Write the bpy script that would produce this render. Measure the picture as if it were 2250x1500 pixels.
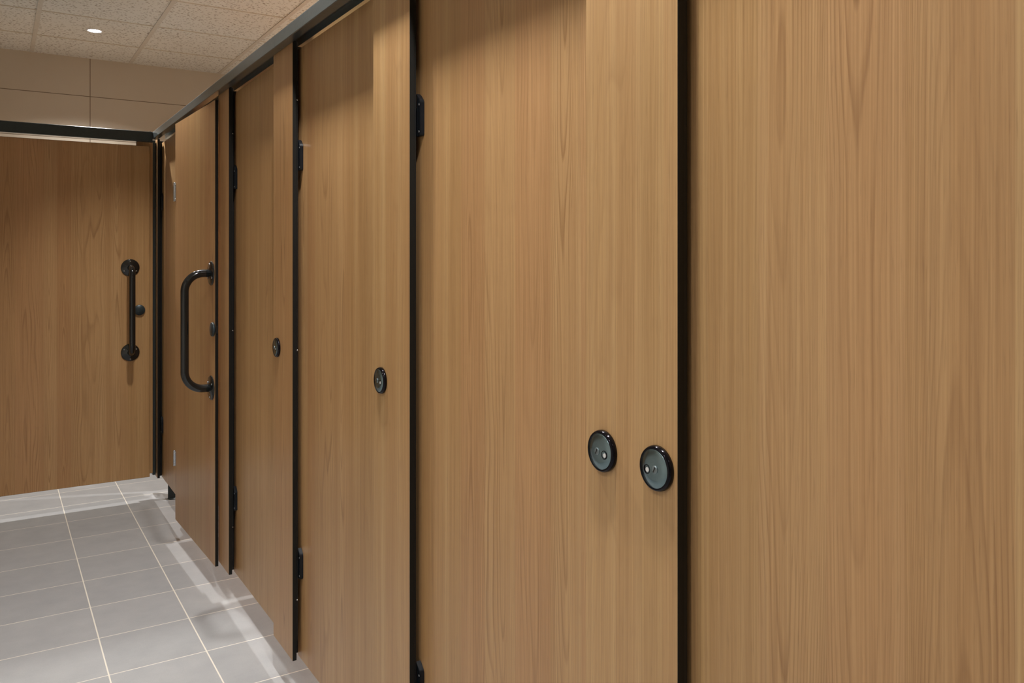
import bpy, bmesh, math, random
from mathutils import Vector, Matrix
for o in list(bpy.data.objects): bpy.data.objects.remove(o)
sc = bpy.context.scene
C = sc.collection
random.seed(4)
R = math.radians

# ------------------------------------------------------------------ camera
EYE = 1.40                      # camera height, m
cam_data = bpy.data.cameras.new('camera')
cam = bpy.data.objects.new('camera', cam_data); C.objects.link(cam)
cam.location = (0, 0, EYE)
cam.rotation_euler = (R(90), 0, R(-32.38))
cam_data.sensor_width = 36
cam_data.lens = 1793/2250*36
cam_data.shift_y = -(750-566)/2250
cam_data.clip_start = 0.02
sc.camera = cam

# ------------------------------------------------------------------ world and exposure
w = bpy.data.worlds.new('world'); sc.world = w; w.use_nodes = True
w.node_tree.nodes['Background'].inputs[0].default_value = (0.9, 0.92, 1, 1)
w.node_tree.nodes['Background'].inputs[1].default_value = 0.02
sc.view_settings.view_transform = 'Standard'
sc.view_settings.look = 'None'
sc.view_settings.gamma = 1
sc.view_settings.use_curve_mapping = False
sc.view_settings.exposure = 1.30

# ------------------------------------------------------------------ lamps (ceiling downlights of the room, plus added fill spots)
CEIL = EYE+1.40
LAMP_COL = (1.0, 0.965, 0.92)
# x, y, watts, cone degrees
CORRIDOR_AND_FILL = [(0.52, 5.625, 95), (0.66, 4.16, 44, 92), (0.63, 2.07, 58), (0.63, 0.889, 60), (0.58, -1.20, 12),
            (-0.75, 1.60, 14, 125), (-0.70, 0.40, 26, 125)]  # unseen second row towards the left wall, added for bounced fill light
CUBICLE = [(2.36, y, 78) for y in (4.72, 3.85, 2.98, 2.12, 1.25)]
def spot(x, y, e, cone=130):
    l = bpy.data.lights.new('downlight_or_fill_lamp', 'SPOT')
    l.energy = e; l.color = LAMP_COL; l.spot_size = R(cone); l.spot_blend = 0.75
    l.shadow_soft_size = 0.038
    o = bpy.data.objects.new('downlight_or_fill_lamp', l); C.objects.link(o)
    o.location = (x, y, CEIL-0.012)
    return o
for a in CORRIDOR_AND_FILL+CUBICLE: spot(*a)

# ------------------------------------------------------------------ node helpers
def new_mat(name):
    m = bpy.data.materials.new(name); m.use_nodes = True
    nt = m.node_tree
    return m, nt, nt.nodes['Principled BSDF']
def N(nt, t, **k):
    n = nt.nodes.new(t)
    for a, b in k.items(): setattr(n, a, b)
    return n
def M(nt, op, a, b=None, c=None, clamp=False):
    n = nt.nodes.new('ShaderNodeMath'); n.operation = op; n.use_clamp = clamp
    for i, v in enumerate((a, b, c)):
        if v is None: continue
        if isinstance(v, (int, float)): n.inputs[i].default_value = v
        else: nt.links.new(v, n.inputs[i])
    return n.outputs[0]
def srgb(r, g, b):
    f = lambda c: (c/255/12.92) if c/255 <= 0.04045 else ((c/255+0.055)/1.055)**2.4
    return (f(r), f(g), f(b), 1)
def ramp(nt, fac, stops, interp='LINEAR'):
    n = nt.nodes.new('ShaderNodeValToRGB'); cr = n.color_ramp; cr.interpolation = interp
    while len(cr.elements) < len(stops): cr.elements.new(0.5)
    for e, (p, c) in zip(cr.elements, stops): e.position = p; e.color = c
    nt.links.new(fac, n.inputs[0]); return n.outputs[0]
def mix(nt, fac, a, b, mode='MIX'):
    n = nt.nodes.new('ShaderNodeMix'); n.data_type = 'RGBA'; n.blend_type = mode
    for sock, v in ((n.inputs['Factor'], fac), (n.inputs['A'], a), (n.inputs['B'], b)) if False else ((n.inputs[0], fac), (n.inputs[6], a), (n.inputs[7], b)):
        if isinstance(v, (int, float)): sock.default_value = v
        elif isinstance(v, tuple): sock.default_value = v
        else: nt.links.new(v, sock)
    return n.outputs[2]
def noise(nt, vec, scale, detail=2, rough=0.5, dist=0.0, dim='3D'):
    n = nt.nodes.new('ShaderNodeTexNoise'); n.noise_dimensions = dim
    n.inputs['Scale'].default_value = scale; n.inputs['Detail'].default_value = detail
    n.inputs['Roughness'].default_value = rough; n.inputs['Distortion'].default_value = dist
    nt.links.new(vec, n.inputs['Vector']); return n.outputs[0]
def scaled(nt, vec, s, off=None):
    n = nt.nodes.new('ShaderNodeVectorMath'); n.operation = 'MULTIPLY_ADD'
    nt.links.new(vec, n.inputs[0]); n.inputs[1].default_value = s
    if off is None: n.inputs[2].default_value = (0, 0, 0)
    elif isinstance(off, tuple): n.inputs[2].default_value = off
    else: nt.links.new(off, n.inputs[2])
    return n.outputs[0]
def bump(nt, b, h, strength=0.2, dist=0.001):
    n = nt.nodes.new('ShaderNodeBump'); n.inputs['Strength'].default_value = strength
    n.inputs['Distance'].default_value = dist
    nt.links.new(h, n.inputs['Height']); nt.links.new(n.outputs[0], b.inputs['Normal'])

# ------------------------------------------------------------------ materials
def oak_material():
    """oak laminate: local X runs across the grain, local Z along it"""
    m, nt, b = new_mat('oak_laminate')
    tc = N(nt, 'ShaderNodeTexCoord'); oi = N(nt, 'ShaderNodeObjectInfo')
    comb = N(nt, 'ShaderNodeCombineXYZ')
    nt.links.new(M(nt, 'MULTIPLY', oi.outputs['Random'], 37.0), comb.inputs[0])
    nt.links.new(M(nt, 'MULTIPLY', oi.outputs['Random'], 91.0), comb.inputs[2])
    flat = scaled(nt, tc.outputs['Object'], (1, 0, 1), comb.outputs[0])      # no variation through the thickness
    # slow sideways wander of the grain
    wob = noise(nt, scaled(nt, flat, (4, 1, 0.7)), 1.0, 2, 0.45)
    sep = N(nt, 'ShaderNodeSeparateXYZ'); nt.links.new(flat, sep.inputs[0])
    gx = M(nt, 'ADD', sep.outputs[0], M(nt, 'MULTIPLY', M(nt, 'SUBTRACT', wob, 0.5), 0.022))
    cv = N(nt, 'ShaderNodeCombineXYZ'); nt.links.new(gx, cv.inputs[0]); nt.links.new(sep.outputs[2], cv.inputs[2])
    g = cv.outputs[0]
    # veneer leaves, each of its own tone and figure
    lw = M(nt, 'MULTIPLY', M(nt, 'ADD', sep.outputs[0], M(nt, 'MULTIPLY', noise(nt, scaled(nt, sep.outputs[0], (1, 1, 1)), 5.0, 0), 0.16)), 9.5)
    leaf = M(nt, 'FLOOR', lw)
    wn = N(nt, 'ShaderNodeTexWhiteNoise', noise_dimensions='1D'); nt.links.new(leaf, wn.inputs['W'])
    wn2 = N(nt, 'ShaderNodeTexWhiteNoise', noise_dimensions='1D'); nt.links.new(M(nt, 'ADD', leaf, 57.3), wn2.inputs['W'])
    tone = wn.outputs['Value']; tone2 = wn2.outputs['Value']
    # medium bands
    band = noise(nt, scaled(nt, g, (22, 1, 0.12)), 1.0, 3, 0.6)
    # cathedral figure: nested parabolas down the middle of some leaves
    t = M(nt, 'SUBTRACT', M(nt, 'FRACT', lw), M(nt, 'MULTIPLY_ADD', tone2, 0.3, 0.35))
    fld = noise(nt, scaled(nt, flat, (9, 1, 1.3)), 1.0, 2.0, 0.45)
    ph = M(nt, 'ADD', M(nt, 'MULTIPLY', M(nt, 'MULTIPLY', t, t), 30.0), M(nt, 'MULTIPLY', sep.outputs[2], M(nt, 'MULTIPLY_ADD', tone2, 9.0, -4.5)))
    ph = M(nt, 'ADD', ph, M(nt, 'MULTIPLY', fld, 8.0))
    saw = M(nt, 'FRACT', ph)
    cont = ramp(nt, saw, [(0.0, (0.1, 0.1, 0.1, 1)), (0.55, (0.15, 0.15, 0.15, 1)), (0.86, (1, 1, 1, 1)), (1.0, (0, 0, 0, 1))])
    patch = ramp(nt, noise(nt, scaled(nt, flat, (7, 1, 1.6)), 1.0, 1), [(0.38, (0.25, 0.25, 0.25, 1)), (0.62, (1, 1, 1, 1))])
    cont = M(nt, 'MULTIPLY', cont, M(nt, 'MULTIPLY', patch, M(nt, 'MULTIPLY_ADD', M(nt, 'GREATER_THAN', tone, 0.4), 0.72, 0.28)))
    # fine fibres and pores
    fine = noise(nt, scaled(nt, g, (270, 1, 2.2)), 1.0, 3, 0.65)
    mid = noise(nt, scaled(nt, g, (130, 1, 0.5)), 1.0, 2, 0.6)
    pore = noise(nt, scaled(nt, g, (600, 1, 22.0)), 1.0, 1, 0.5)
    porem = ramp(nt, pore, [(0.60, (0, 0, 0, 1)), (0.74, (1, 1, 1, 1))])
    base = ramp(nt, band, [(0.2, OAK[0]), (0.5, OAK[1]), (0.8, OAK[2])])
    toned = mix(nt, M(nt, 'MULTIPLY', tone, 0.75), base, OAK[3])
    c1 = mix(nt, M(nt, 'MULTIPLY', cont, 0.62), toned, OAK[4])
    c2 = mix(nt, M(nt, 'MULTIPLY', M(nt, 'SUBTRACT', 1.0, ramp(nt, fine, [(0.3, (0, 0, 0, 1)), (0.62, (1, 1, 1, 1))])), 0.42), c1, OAK[4])
    c3 = mix(nt, M(nt, 'MULTIPLY', ramp(nt, mid, [(0.45, (0, 0, 0, 1)), (0.75, (1, 1, 1, 1))]), 0.16), c2, OAK[5])
    c3 = mix(nt, M(nt, 'MULTIPLY', tone2, 0.27), c3, OAK[1], 'MULTIPLY')
    c4 = mix(nt, M(nt, 'MULTIPLY', porem, 0.20), c3, OAK[6])
    nt.links.new(c4, b.inputs['Base Color'])
    b.inputs['Roughness'].default_value = 0.38
    b.inputs['Specular IOR Level'].default_value = 0.5
    bump(nt, b, fine, 0.12, 0.0006)
    return m
OAK = [srgb(172, 134, 87), srgb(193, 157, 108), srgb(212, 180, 131), srgb(196, 151, 106), srgb(132, 92, 55), srgb(194, 162, 119), srgb(108, 75, 46)]

def simple(name, col, rough=0.4, metal=0.0, spec=0.5, nscale=None, var=0.06):
    m, nt, b = new_mat(name)
    tc = N(nt, 'ShaderNodeTexCoord')
    n = noise(nt, tc.outputs['Object'], nscale or 60.0, 3, 0.6)
    dark = tuple(c*(1-var) for c in col[:3])+(1,); light = tuple(min(1, c*(1+var)) for c in col[:3])+(1,)
    nt.links.new(ramp(nt, n, [(0.35, dark), (0.65, light)]), b.inputs['Base Color'])
    nt.links.new(M(nt, 'MULTIPLY_ADD', n, 0.08, rough-0.04), b.inputs['Roughness'])
    b.inputs['Metallic'].default_value = metal
    b.inputs['Specular IOR Level'].default_value = spec
    return m

MAT = {}
MAT['oak'] = oak_material()
MAT['core'] = simple('black_laminate_core', srgb(15, 15, 13), 0.5, spec=0.3)
MAT['rail'] = simple('anthracite_anodised_aluminium', srgb(132, 144, 148), 0.30, 0.85)
MAT['channel'] = simple('black_anodised_channel', srgb(15, 15, 15), 0.45, 0.1)
MAT['gloss_black'] = simple('glossy_black_steel', srgb(20, 23, 24), 0.10, 0.0, 0.7)
MAT['hinge_black'] = simple('satin_black_hinge', srgb(20, 26, 33), 0.24, 0.3)
MAT['chrome'] = simple('polished_chrome', srgb(200, 205, 210), 0.18, 1.0)
MAT['disc'] = simple('smoky_chrome', srgb(122, 142, 148), 0.22, 1.0)
_m = MAT['disc']; _nt = _m.node_tree; _b = _nt.nodes['Principled BSDF']
_t = _nt.nodes.new('ShaderNodeTangent'); _t.direction_type = 'RADIAL'; _t.axis = 'Y'
_nt.links.new(_t.outputs[0], _b.inputs['Tangent']); _b.inputs['Anisotropic'].default_value = 0.75
MAT['rim'] = simple('dark_chrome_rim', srgb(30, 28, 34), 0.12, 0.8)
MAT['slot'] = simple('black_slot', srgb(8, 8, 8), 0.5)
MAT['white_plastic'] = simple('white_indicator_plastic', srgb(215, 215, 215), 0.4)
MAT['foot'] = simple('grey_black_foot', srgb(48, 56, 58), 0.4, 0.3)
MAT['tbar'] = simple('painted_ceiling_bar', srgb(206, 199, 186), 0.6)
MAT['lamp_trim'] = simple('white_lamp_trim', srgb(225, 225, 225), 0.35)

def floor_material():
    m, nt, b = new_mat('grey_porcelain_floor_tile')
    geo = N(nt, 'ShaderNodeTexCoord'); sep = N(nt, 'ShaderNodeSeparateXYZ'); nt.links.new(geo.outputs['Object'], sep.inputs[0])
    P = 0.3135
    def line(s, off, wd):
        f = M(nt, 'FRACT', M(nt, 'MULTIPLY_ADD', s, 1/P, -off/P+20))
        d = M(nt, 'MINIMUM', f, M(nt, 'SUBTRACT', 1.0, f))
        return M(nt, 'LESS_THAN', d, wd/P/2)
    gr = M(nt, 'MAXIMUM', line(sep.outputs[0], 0.324, 0.0046), line(sep.outputs[1], 3.350, 0.0042))
    cell = N(nt, 'ShaderNodeCombineXYZ')
    nt.links.new(M(nt, 'FLOOR', M(nt, 'MULTIPLY_ADD', sep.outputs[0], 1/P, -0.324/P+20)), cell.inputs[0])
    nt.links.new(M(nt, 'FLOOR', M(nt, 'MULTIPLY_ADD', sep.outputs[1], 1/P, -3.350/P+20)), cell.inputs[1])
    wn = N(nt, 'ShaderNodeTexWhiteNoise', noise_dimensions='3D'); nt.links.new(cell.outputs[0], wn.inputs['Vector'])
    n1 = noise(nt, geo.outputs['Object'], 9.0, 4, 0.6); n2 = noise(nt, geo.outputs['Object'], 260.0, 2, 0.6)
    fac = M(nt, 'ADD', M(nt, 'MULTIPLY', n1, 0.55), M(nt, 'ADD', M(nt, 'MULTIPLY', n2, 0.3), M(nt, 'MULTIPLY', wn.outputs['Value'], 0.18)))
    tile = ramp(nt, fac, [(0.3, srgb(150, 152, 155)), (0.7, srgb(167, 168, 170))])
    col = mix(nt, gr, tile, srgb(222, 217, 206))
    nt.links.new(col, b.inputs['Base Color'])
    nt.links.new(M(nt, 'MULTIPLY_ADD', gr, 0.3, 0.48), b.inputs['Roughness'])
    b.inputs['Specular IOR Level'].default_value = 0.35
    bump(nt, b, M(nt, 'SUBTRACT', M(nt, 'MULTIPLY', n2, 0.1), gr), 0.5, 0.0012)
    return m
def wall_tile_material(name, ax, xoff, zoff, px, pz, c0, c1, cg):
    m, nt, b = new_mat(name)
    geo = N(nt, 'ShaderNodeTexCoord'); sep = N(nt, 'ShaderNodeSeparateXYZ'); nt.links.new(geo.outputs['Object'], sep.inputs[0])
    def line(s, off, P, wd):
        f = M(nt, 'FRACT', M(nt, 'MULTIPLY_ADD', s, 1/P, -off/P+20))
        d = M(nt, 'MINIMUM', f, M(nt, 'SUBTRACT', 1.0, f))
        return M(nt, 'LESS_THAN', d, wd/P/2)
    gr = M(nt, 'MAXIMUM', line(sep.outputs[ax], xoff, px, 0.0045), line(sep.outputs[2], zoff, pz, 0.0045))
    n1 = noise(nt, geo.outputs['Object'], 3.0, 3, 0.6); n2 = noise(nt, geo.outputs['Object'], 400.0, 2, 0.5)
    tile = ramp(nt, M(nt, 'ADD', M(nt, 'MULTIPLY', n1, 0.6), M(nt, 'MULTIPLY', n2, 0.4)), [(0.3, c0), (0.7, c1)])
    nt.links.new(mix(nt, gr, tile, cg), b.inputs['Base Color'])
    b.inputs['Roughness'].default_value = 0.5
    bump(nt, b, M(nt, 'SUBTRACT', 1.0, gr), 0.4, 0.001)
    return m
def ceiling_material():
    m, nt, b = new_mat('mineral_fibre_ceiling_tile')
    tc = N(nt, 'ShaderNodeTexCoord')
    fiss = N(nt, 'ShaderNodeTexVoronoi'); fiss.inputs['Scale'].default_value = 1.0; fiss.inputs['Randomness'].default_value = 1.0
    warped = scaled(nt, tc.outputs['Object'], (52, 88, 1))
    nt.links.new(warped, fiss.inputs['Vector'])
    sz = noise(nt, tc.outputs['Object'], 45.0, 1, 0.5)
    thr = M(nt, 'MULTIPLY_ADD', sz, 0.80, -0.08)
    spot_ = ramp(nt, M(nt, 'SUBTRACT', thr, fiss.outputs['Distance']), [(0.0, (0, 0, 0, 1)), (0.10, (1, 1, 1, 1))])
    pin = noise(nt, tc.outputs['Object'], 300.0, 2, 0.6)
    base = ramp(nt, pin, [(0.3, srgb(218, 216, 208)), (0.7, srgb(230, 228, 220))])
    nt.links.new(mix(nt, M(nt, 'MULTIPLY', spot_, 0.75), base, srgb(128, 108, 86)), b.inputs['Base Color'])
    b.inputs['Roughness'].default_value = 0.9
    bump(nt, b, M(nt, 'SUBTRACT', 1.0, spot_), 0.6, 0.002)
    return m
MAT['floor'] = floor_material()
MAT['ceiling'] = ceiling_material()
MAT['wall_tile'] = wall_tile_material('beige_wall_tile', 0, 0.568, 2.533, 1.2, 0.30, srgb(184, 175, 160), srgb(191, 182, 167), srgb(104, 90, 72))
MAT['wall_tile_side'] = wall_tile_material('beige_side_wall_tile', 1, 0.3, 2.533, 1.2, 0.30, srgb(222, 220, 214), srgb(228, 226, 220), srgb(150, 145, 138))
def lens_material():
    m, nt, b = new_mat('lit_lamp_lens')
    b.inputs['Emission Color'].default_value = (0.93, 0.93, 1.0, 1); b.inputs['Emission Strength'].default_value = 14
    return m
MAT['lens'] = lens_material()

# ------------------------------------------------------------------ object helpers
def link(name, bm, mats, parent=None, loc=(0, 0, 0), rot=(0, 0, 0), smooth=False):
    me = bpy.data.meshes.new(name); bmesh.ops.recalc_face_normals(bm, faces=bm.faces[:]); bm.to_mesh(me); bm.free()
    for m in (mats if isinstance(mats, (list, tuple)) else [mats]): me.materials.append(m)
    if smooth:
        for p in me.polygons: p.use_smooth = True
    o = bpy.data.objects.new(name, me); C.objects.link(o)
    o.location = loc; o.rotation_euler = rot
    if parent: o.parent = parent
    return o
def empty(name, loc, rz, label, cat, group=None):
    o = bpy.data.objects.new(name, None); C.objects.link(o); o.empty_display_size = 0.1
    o.location = loc; o.rotation_euler = (0, 0, rz); o['label'] = label; o['category'] = cat
    if group: o['group'] = group
    return o
def box(bm, a, b, bev=0.0, seg=1, mi=0):
    x0, y0, z0 = a; x1, y1, z1 = b
    vs = [bm.verts.new(p) for p in [(x0,y0,z0),(x1,y0,z0),(x1,y1,z0),(x0,y1,z0),(x0,y0,z1),(x1,y0,z1),(x1,y1,z1),(x0,y1,z1)]]
    fs = [bm.faces.new([vs[i] for i in f]) for f in [(3,2,1,0),(4,5,6,7),(0,1,5,4),(1,2,6,5),(2,3,7,6),(3,0,4,7)]]
    for f in fs: f.material_index = mi
    if bev:
        es = list({e for f in fs for e in f.edges})
        bmesh.ops.bevel(bm, geom=es, offset=bev, segments=seg, affect='EDGES', profile=0.5)
def panel_bm(w, t, z0, z1):
    """laminate board: wood on both faces (local -Y / +Y), black core on the edges"""
    bm = bmesh.new(); box(bm, (0, 0, z0), (w, t, z1), 0.0009, 1)
    bm.normal_update()
    for f in bm.faces: f.material_index = 0 if abs(f.normal.y) > 0.9 else 1
    return bm
def lathe(bm, prof, axis='y', c=(0, 0, 0), n=48, mi=0, cap=True):
    """revolve (radius, height) pairs round an axis through c"""
    rings = []
    for r, h in prof:
        ring = []
        for i in range(n):
            a = 2*math.pi*i/n; u, v = r*math.cos(a), r*math.sin(a)
            p = {'y': (u, h, v), 'z': (u, v, h), 'x': (h, u, v)}[axis]
            ring.append(bm.verts.new((c[0]+p[0], c[1]+p[1], c[2]+p[2])))
        rings.append(ring)
    for a, b in zip(rings, rings[1:]):
        for i in range(n):
            f = bm.faces.new([a[i], a[(i+1) % n], b[(i+1) % n], b[i]]); f.material_index = mi
    if cap:
        for rg in (rings[0], rings[-1]):
            f = bm.faces.new(rg); f.material_index = mi
def tube(bm, pts, r, n=24, mi=0):
    pts = [Vector(p) for p in pts]; rings = []
    up = Vector((1, 0, 0))
    for i, p in enumerate(pts):
        d = (pts[min(i+1, len(pts)-1)]-pts[max(i-1, 0)]).normalized()
        s = up-d*up.dot(d); s.normalize(); t = d.cross(s)
        rings.append([bm.verts.new(p+(s*math.cos(2*math.pi*k/n)+t*math.sin(2*math.pi*k/n))*r) for k in range(n)])
    for a, b in zip(rings, rings[1:]):
        for i in range(n):
            f = bm.faces.new([a[i], a[(i+1) % n], b[(i+1) % n], b[i]]); f.material_index = mi
    bm.faces.new(rings[0]); bm.faces.new(rings[-1])
def extrude_profile(bm, poly, s0, s1, mi=0):
    """poly of (y, z) points swept along local X"""
    a = [bm.verts.new((s0, y, z)) for y, z in poly]; b = [bm.verts.new((s1, y, z)) for y, z in poly]
    n = len(poly)
    for i in range(n): bm.faces.new([a[i], a[(i+1) % n], b[(i+1) % n], b[i]])
    bm.faces.new(a); bm.faces.new(b[::-1])

# ------------------------------------------------------------------ room shell
XL, XR, Y0, Y1 = -1.15, 2.85, -1.6, 6.44
def struct(name, a, b, mat):
    bm = bmesh.new(); box(bm, a, b); o = link(name, bm, mat); o['kind'] = 'structure'; return o
struct('floor', (XL-.1, Y0-.1, -0.1), (XR+.1, Y1+.1, 0), MAT['floor'])
struct('ceiling', (XL-.1, Y0-.1, CEIL), (XR+.1, Y1+.1, CEIL+0.1), MAT['ceiling'])
struct('wall_far', (XL-.1, Y1, 0), (XR+.1, Y1+0.1, CEIL), MAT['wall_tile'])
struct('wall_near', (XL-.1, Y0-0.1, 0), (XR+.1, Y0, CEIL), MAT['wall_tile'])
struct('wall_left', (XL-0.1, Y0, 0), (XL, Y1, CEIL), MAT['wall_tile_side'])
struct('wall_right', (XR, Y0, 0), (XR+0.1, Y1, CEIL), MAT['wall_tile_side'])
bm = bmesh.new()                                   # exposed T-bars of the suspended ceiling
for k in range(-2, 4):
    x = 0.213+0.613*k
    if XL < x < XR: box(bm, (x-0.012, Y0, CEIL-0.0035), (x+0.012, Y1, CEIL+0.002))
o = link('trim_1', bm, MAT['tbar']); o['kind'] = 'structure'
bm = bmesh.new()
for k in range(-12, 2):
    y = 5.920+0.592*k
    if Y0 < y < Y1: box(bm, (XL, y-0.005, CEIL-0.003), (XR, y+0.005, CEIL+0.002))
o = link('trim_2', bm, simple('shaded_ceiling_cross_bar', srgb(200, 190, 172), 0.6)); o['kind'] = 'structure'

# ------------------------------------------------------------------ cubicle row
XP, XD = 0.800, 0.830            # front planes of pilasters and of recessed doors
T = 0.013                        # board thickness
ZB, ZT = 0.118, EYE+0.690        # bottom of boards, top of pilasters (inside the rail)
ZDT = EYE+0.674                  # top of doors
ROW = R(-90)                     # local x = towards the camera, local y = into the cubicle

def indicator(parent, lx, lz, flip=1, r=0.0325):
    """round emergency-release lock plate on the face of a board (local y = 0)"""
    bm = bmesh.new()
    lathe(bm, [(r, 0.0), (r, -0.004), (r-0.0015, -0.0075), (r-0.004, -0.0088), (r-0.0045, -0.0080)], 'y', (0, 0, 0), 64)
    rim = link('lock_plate', bm, MAT['rim'], parent, (lx, -0.0002, lz), smooth=True)
    bm = bmesh.new()
    lathe(bm, [(r-0.0042, -0.0070), (r-0.0050, -0.0086), (r*0.5, -0.0094), (0.0005, -0.0100)], 'y', (0, 0, 0), 64)
    link('disc', bm, MAT['disc'], rim, smooth=True)
    bm = bmesh.new()                                          # slotted release screw
    lathe(bm, [(0.0056, -0.0090), (0.0056, -0.0106), (0.0046, -0.0114)], 'y', (-0.0042*flip, 0, 0.0), 24, 0)
    bs = bmesh.new(); box(bs, (-0.0009, -0.01165, -0.0046), (0.0009, -0.0112, 0.0046), mi=1)
    bs.transform(Matrix.Translation((-0.0042*flip, 0, 0)) @ Matrix.Rotation(R(28), 4, 'Y')); tmp = bpy.data.meshes.new('slot'); bs.to_mesh(tmp); bs.free(); bm.from_mesh(tmp); bpy.data.meshes.remove(tmp)
    s = link('screw', bm, [MAT['rail'], MAT['slot']], rim)
    bm = bmesh.new()                                          # indicator window
    lathe(bm, [(0.0068, -0.0075), (0.0068, -0.0099), (0.0059, -0.0102), (0.0056, -0.0094)], 'y', (0.0130*flip, 0, -0.003), 24, 0)
    lathe(bm, [(0.0036, -0.0085), (0.0034, -0.0100)], 'y', (0.0130*flip+0.001, 0, -0.0034), 24, 1)
    link('window', bm, [MAT['rim'], MAT['white_plastic']], rim)
    return rim

def pilaster(y_far, y_near, label, locks=(), group='laminate pilasters of the cubicle row', channel=0.0050, screws=()):
    root = empty('pilaster', (XP, y_far, 0), ROW, label, 'pilaster', group)
    wd = y_far-y_near
    link('board', panel_bm(wd, T, ZB, ZT), [MAT['oak'], MAT['core']], root)
    if channel:
        bm = bmesh.new(); box(bm, (wd-0.045, T, ZB+0.062), (wd-0.004, T+channel, ZT-0.002), 0.0006)
        box(bm, (wd-0.060, T, ZB+0.002), (wd-0.0445, T+0.034, ZT-0.006))  # hidden second leg, added to stop light leaking past the door edge
        ch = link('edge_channel', bm, MAT['channel'], root)
        for z in screws:
            bm = bmesh.new(); lathe(bm, [(0.0027, -0.001), (0.0027, 0.0016), (0.0012, 0.0028)], 'x', (0, 0, 0), 12)
            link('screw', bm, MAT['chrome'], ch, (wd-0.004, T+0.0030, z), smooth=True)
    for lx, flip in locks: indicator(root, lx, EYE-0.300, flip)
    return root
SCR = (EYE+0.503, EYE-0.295, EYE-1.092)
pilaster(5.250, 5.110, 'narrow laminate pilaster strip in the far corner beside the end partition', channel=0.001)
pilaster(4.460, 4.255, 'laminate pilaster behind the hinge side of the door with the curved pull bar', channel=False)
pilaster(3.581, 3.398, 'narrow laminate pilaster just right of the door with the curved pull bar', screws=SCR)
pilaster(2.774, 2.563, 'laminate pilaster with small lock plate, second right of the pull bar door', [(0.048, 1)], screws=SCR)
pilaster(1.910, 1.697, 'laminate pilaster with one lock plate in the middle of the row', [(0.053, 1)], screws=())
pilaster(1.041, 0.832, 'nearest laminate pilaster carrying two lock plates side by side', [(0.046, 1), (0.169, -1)], channel=0.009)

def hinge_bm(h):
    """pivot hinge seen edge-on: body with a chamfered top, local origin at its base"""
    bm = bmesh.new()
    prof = [(-0.013, 0), (0.006, 0), (0.008, 0.004), (0.008, h-0.010), (0.005, h-0.004), (-0.007, h+0.006), (-0.013, h+0.011)]
    a = [bm.verts.new((x, -0.0115, z)) for x, z in prof]; b = [bm.verts.new((x, -0.0002, z)) for x, z in prof]
    n = len(prof)
    for i in range(n): bm.faces.new([a[i], a[(i+1) % n], b[(i+1) % n], b[i]])
    bm.faces.new(a); bm.faces.new(b)
    bmesh.ops.bevel(bm, geom=bm.edges[:], offset=0.001, segments=2, affect='EDGES')
    return bm
def hinge(parent, lx, z0, h, mat, yoff=0.0, scr=True):
    hg = link('hinge', hinge_bm(h), mat, parent, (lx, yoff, z0))
    if scr:
        for dz in (0.010, h-0.016):
            bm = bmesh.new(); lathe(bm, [(0.0030, -0.0112), (0.0028, -0.0120), (0.0012, -0.0124)], 'y', (0, 0, 0), 14)
            link('screw', bm, MAT['chrome'], hg, (0.002, 0, dz), smooth=True)
    return hg
def cubicle_door(y_far, y_near, label, hinge_at='far', hx=0.050):
    root = empty('cubicle_door', (XD, y_far, 0), ROW, label, 'door', 'recessed oak laminate cubicle doors')
    wd = y_far-y_near
    link('leaf', panel_bm(wd, T, ZB-0.004, ZDT), [MAT['oak'], MAT['core']], root)
    lx = hx if hinge_at == 'far' else wd-hx
    hinge(root, lx, EYE+0.278, 0.088, MAT['hinge_black'])
    hinge(root, lx, EYE-1.022, 0.084, MAT['hinge_black'])
    return root
cubicle_door(5.150, 4.300, 'dim recessed laminate door half hidden behind the outward door in the corner', hx=0.045)
cubicle_door(3.440, 2.700, 'recessed laminate door between the pull bar door and the small lock plate')
cubicle_door(2.606, 1.860, 'recessed laminate door in the middle of the row with a bright line above it')
cubicle_door(1.740, 0.985, 'wide bright laminate door left of the two side-by-side lock plates')
cubicle_door(0.872, 0.130, 'nearest laminate door filling the right side, beyond the thick black edge', hinge_at='near')

# outward opening door with the curved pull bar
hx_, hy_, lx_, ly_ = 0.755, 4.300, 0.780, 3.549
ang = math.atan2(ly_-hy_, lx_-hx_); wd = math.hypot(lx_-hx_, ly_-hy_)
od = empty('outward_door', (hx_, hy_, 0), ang, 'outward laminate door with a curved black pull bar, standing proud of the row', 'door')
leaf = link('leaf', panel_bm(wd, T, EYE-1.293, EYE+0.661), [MAT['oak'], MAT['core']], od)
def flush_hinge(parent, z0, h):
    bm = bmesh.new()
    lathe(bm, [(0.0045, 0), (0.0058, 0.002), (0.0058, h-0.002), (0.0045, h)], 'z', (-0.0065, -0.003, 0), 20)
    box(bm, (-0.006, -0.0022, 0.003), (0.014, -0.0002, h-0.003), 0.0005)
    hg = link('hinge', bm, MAT['chrome'], parent, (0, 0, z0), smooth=False)
    for dz in (0.012, h-0.012):
        bm = bmesh.new(); lathe(bm, [(0.0040, -0.002), (0.0038, -0.0036), (0.002, -0.0042)], 'y', (0, 0, 0), 14)
        link('screw', bm, MAT['chrome'], hg, (0.008, 0, dz), smooth=True)
flush_hinge(od, EYE+0.278, 0.094); flush_hinge(od, EYE-1.030, 0.078)

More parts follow.
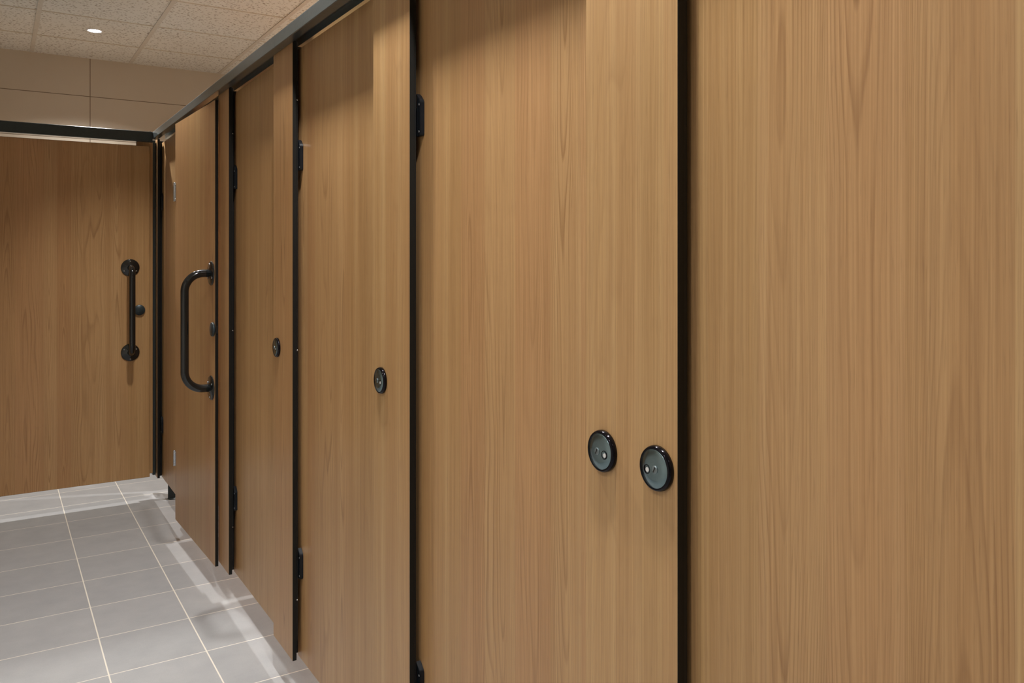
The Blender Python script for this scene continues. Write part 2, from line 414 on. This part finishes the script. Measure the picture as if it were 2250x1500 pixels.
def pull_bar(parent, lx, zc_top, zc_bot, reach, r=0.0165, fr=0.047, bend=0.075):
    """D-shaped grab bar on local y = 0, standing out towards -y"""
    pts = []
    n = 14
    pts.append((0, -0.002, zc_top)); pts.append((0, -(reach-bend)*0.9, zc_top))
    for i in range(n+1):
        a = math.pi/2*i/n
        pts.append((0, -(reach-bend)-bend*math.sin(a), zc_top-bend+bend*math.cos(a)))
    for i in range(n+1):
        a = math.pi/2*i/n
        pts.append((0, -(reach-bend)-bend*math.cos(a), zc_bot+bend-bend*math.sin(a)))
    pts.append((0, -(reach-bend)*0.9, zc_bot)); pts.append((0, -0.002, zc_bot))
    bm = bmesh.new(); tube(bm, pts, r)
    bar = link('grab_bar', bm, MAT['gloss_black'], parent, (lx, 0, 0), smooth=True)
    for z, up in ((zc_top, 1), (zc_bot, -1)):
        bm = bmesh.new()
        lathe(bm, [(fr, -0.0002), (fr, -0.003), (fr-0.004, -0.0062), (r+0.007, -0.0080), (r+0.001, -0.0125)], 'y', (0, 0, 0), 48)
        fl = link('flange', bm, MAT['gloss_black'], bar, (0, 0, z), smooth=True)
        for k in range(3):
            a = math.pi/2*up+2*math.pi/3*k
            bm = bmesh.new(); lathe(bm, [(0.0042, -0.0068), (0.0038, -0.0086), (0.002, -0.0092)], 'y', (0, 0, 0), 14)
            link('screw', bm, MAT['chrome'], bar, (fr*0.74*math.cos(a), 0, z+fr*0.74*math.sin(a)), smooth=True)
    return bar
pull_bar(od, wd-0.062, EYE-0.066, EYE-0.552, 0.108, fr=0.052)
def thumb_turn(parent, lx, lz):
    bm = bmesh.new()
    lathe(bm, [(0.0300, -0.0002), (0.0300, -0.006), (0.0280, -0.009), (0.0005, -0.0105)], 'y', (0, 0, 0), 48)
    link('lock_knob', bm, simple('matt_dark_grey_knob', srgb(52, 62, 66), 0.4, 0.3), parent, (lx, 0, lz), smooth=True)
thumb_turn(od, wd-0.030, EYE-0.302)
bm = bmesh.new(); box(bm, (0, 0.002, -0.016), (0.0025, T-0.002, 0.016), 0.0005)
link('strike_plate', bm, MAT['slot'], od, (wd, 0, EYE-0.302))

# ------------------------------------------------------------------ end partition
YP = 5.100
ed = empty('end_door', (-0.115, YP, 0), 0, 'laminate door facing the camera at the end, with a straight black grab bar', 'door')
edw = 0.757+0.115
link('leaf', panel_bm(edw, T, EYE-1.265, EYE+0.643), [MAT['oak'], MAT['core']], ed)
pull_bar(ed, 0.654+0.115, EYE-0.057, EYE-0.540, 0.085, fr=0.049, bend=0.05)
thumb_turn(ed, 0.702+0.115, EYE-0.300)
ep = empty('end_pilaster', (0.690, YP+0.030, 0), 0, 'thin laminate strip in the shade just right of the end door', 'pilaster')
link('board', panel_bm(0.088, T, EYE-1.253, EYE+0.67), [MAT['oak'], MAT['core']], ep)
bm = bmesh.new(); box(bm, (0.780, 5.150, ZB+0.012), (0.796, 5.262, ZT-0.004), 0.002, 2)
cp = link('corner_post', bm, MAT['foot']); cp['label'] = 'slim dark grey metal post in the corner between end door and cubicle row'; cp['category'] = 'post'
struct('wall_partition', (XL, YP+0.02, 0.13), (-0.125, YP+0.033, EYE+0.67), MAT['oak'])
struct('wall_divider', (0.90, 5.26, 0.15), (XR, 5.273, EYE+0.68), MAT['oak'])
for i, y in enumerate((4.27, 3.42, 2.585, 1.715, 0.85)):
    struct('wall_divider', (0.846, y, 0.15), (XR, y+T, EYE+0.68), MAT['oak'])

# ------------------------------------------------------------------ head rails
def rail_profile(zb, zt):
    r = 0.006; pts = []
    pts += [(-0.030, zb+0.002), (-0.028, zb), (-0.002, zb), (-0.002, zb+0.030), (0.040, zb+0.030), (0.040, zb+0.008), (0.056, zb+0.008), (0.056, zt)]
    for i in range(6):
        a = math.pi/2*i/5
        pts.append((-0.030+r-r*math.sin(a), zt-r+r*math.cos(a)))
    return pts
hr = empty('head_rail', (XP, 5.100, EYE), ROW, 'long dark grey metal head rail running along the top of the cubicle row', 'rail')
for s0, s1 in ((-0.0, 1.02), (1.0212, 2.44), (2.4412, 5.6)):
    bm = bmesh.new(); extrude_profile(bm, rail_profile(0.684, 0.727), s0, s1)
    bmesh.ops.bevel(bm, geom=[e for e in bm.edges if abs(e.verts[0].co.x-e.verts[1].co.x) < 1e-6], offset=0.0006, segments=1, affect='EDGES')
    link('rail_section', bm, MAT['rail'], hr)
er = empty('end_head_rail', (XL, YP, EYE), 0, 'short black metal head rail crossing above the end door', 'rail')
bm = bmesh.new(); extrude_profile(bm, rail_profile(0.664, 0.724), 0.0, XP-0.032-XL)
link('rail_section', bm, simple('black_anodised_rail', srgb(58, 64, 64), 0.34, 0.6), er)
bm = bmesh.new(); lathe(bm, [(0.004, 0), (0.0038, 0.002), (0.002, 0.003)], 'z', (0, 0, 0), 14)
link('screw', bm, MAT['chrome'], er, (XP-0.045-XL, -0.026, 0.724), smooth=True)

# ------------------------------------------------------------------ pedestal foot
pf = empty('pedestal_foot', (0.850, 5.070, 0), R(-8), 'dark metal foot on the floor under the recessed corner door', 'foot')
bm = bmesh.new(); lathe(bm, [(0.028, 0), (0.028, 0.004), (0.024, 0.008)], 'z', (0.026, 0.0, 0), 32)
link('base_plate', bm, MAT['foot'], pf)
bm = bmesh.new(); box(bm, (0.0, -0.012, 0.004), (0.052, 0.012, ZB+0.05), 0.003, 2)
link('leg', bm, MAT['foot'], pf)

# ------------------------------------------------------------------ downlights
def downlight(x, y, label, group='recessed ceiling downlights'):
    root = empty('downlight', (x, y, CEIL), 0, label, 'ceiling light', group)
    bm = bmesh.new()
    lathe(bm, [(0.048, 0.0), (0.048, -0.003), (0.044, -0.005), (0.037, -0.004), (0.035, -0.0005)], 'z', (0, 0, 0), 48, cap=False)
    link('trim_ring', bm, MAT['lamp_trim'], root, smooth=True)
    bm = bmesh.new(); lathe(bm, [(0.036, -0.0012), (0.035, -0.0030), (0.0005, -0.0034)], 'z', (0, 0, 0), 48)
    link('lens', bm, MAT['lens'], root, smooth=True)
for i, a in enumerate(CORRIDOR_AND_FILL[:1]):
    downlight(a[0], a[1], 'small round lit downlight in a speckled ceiling tile near the end wall')
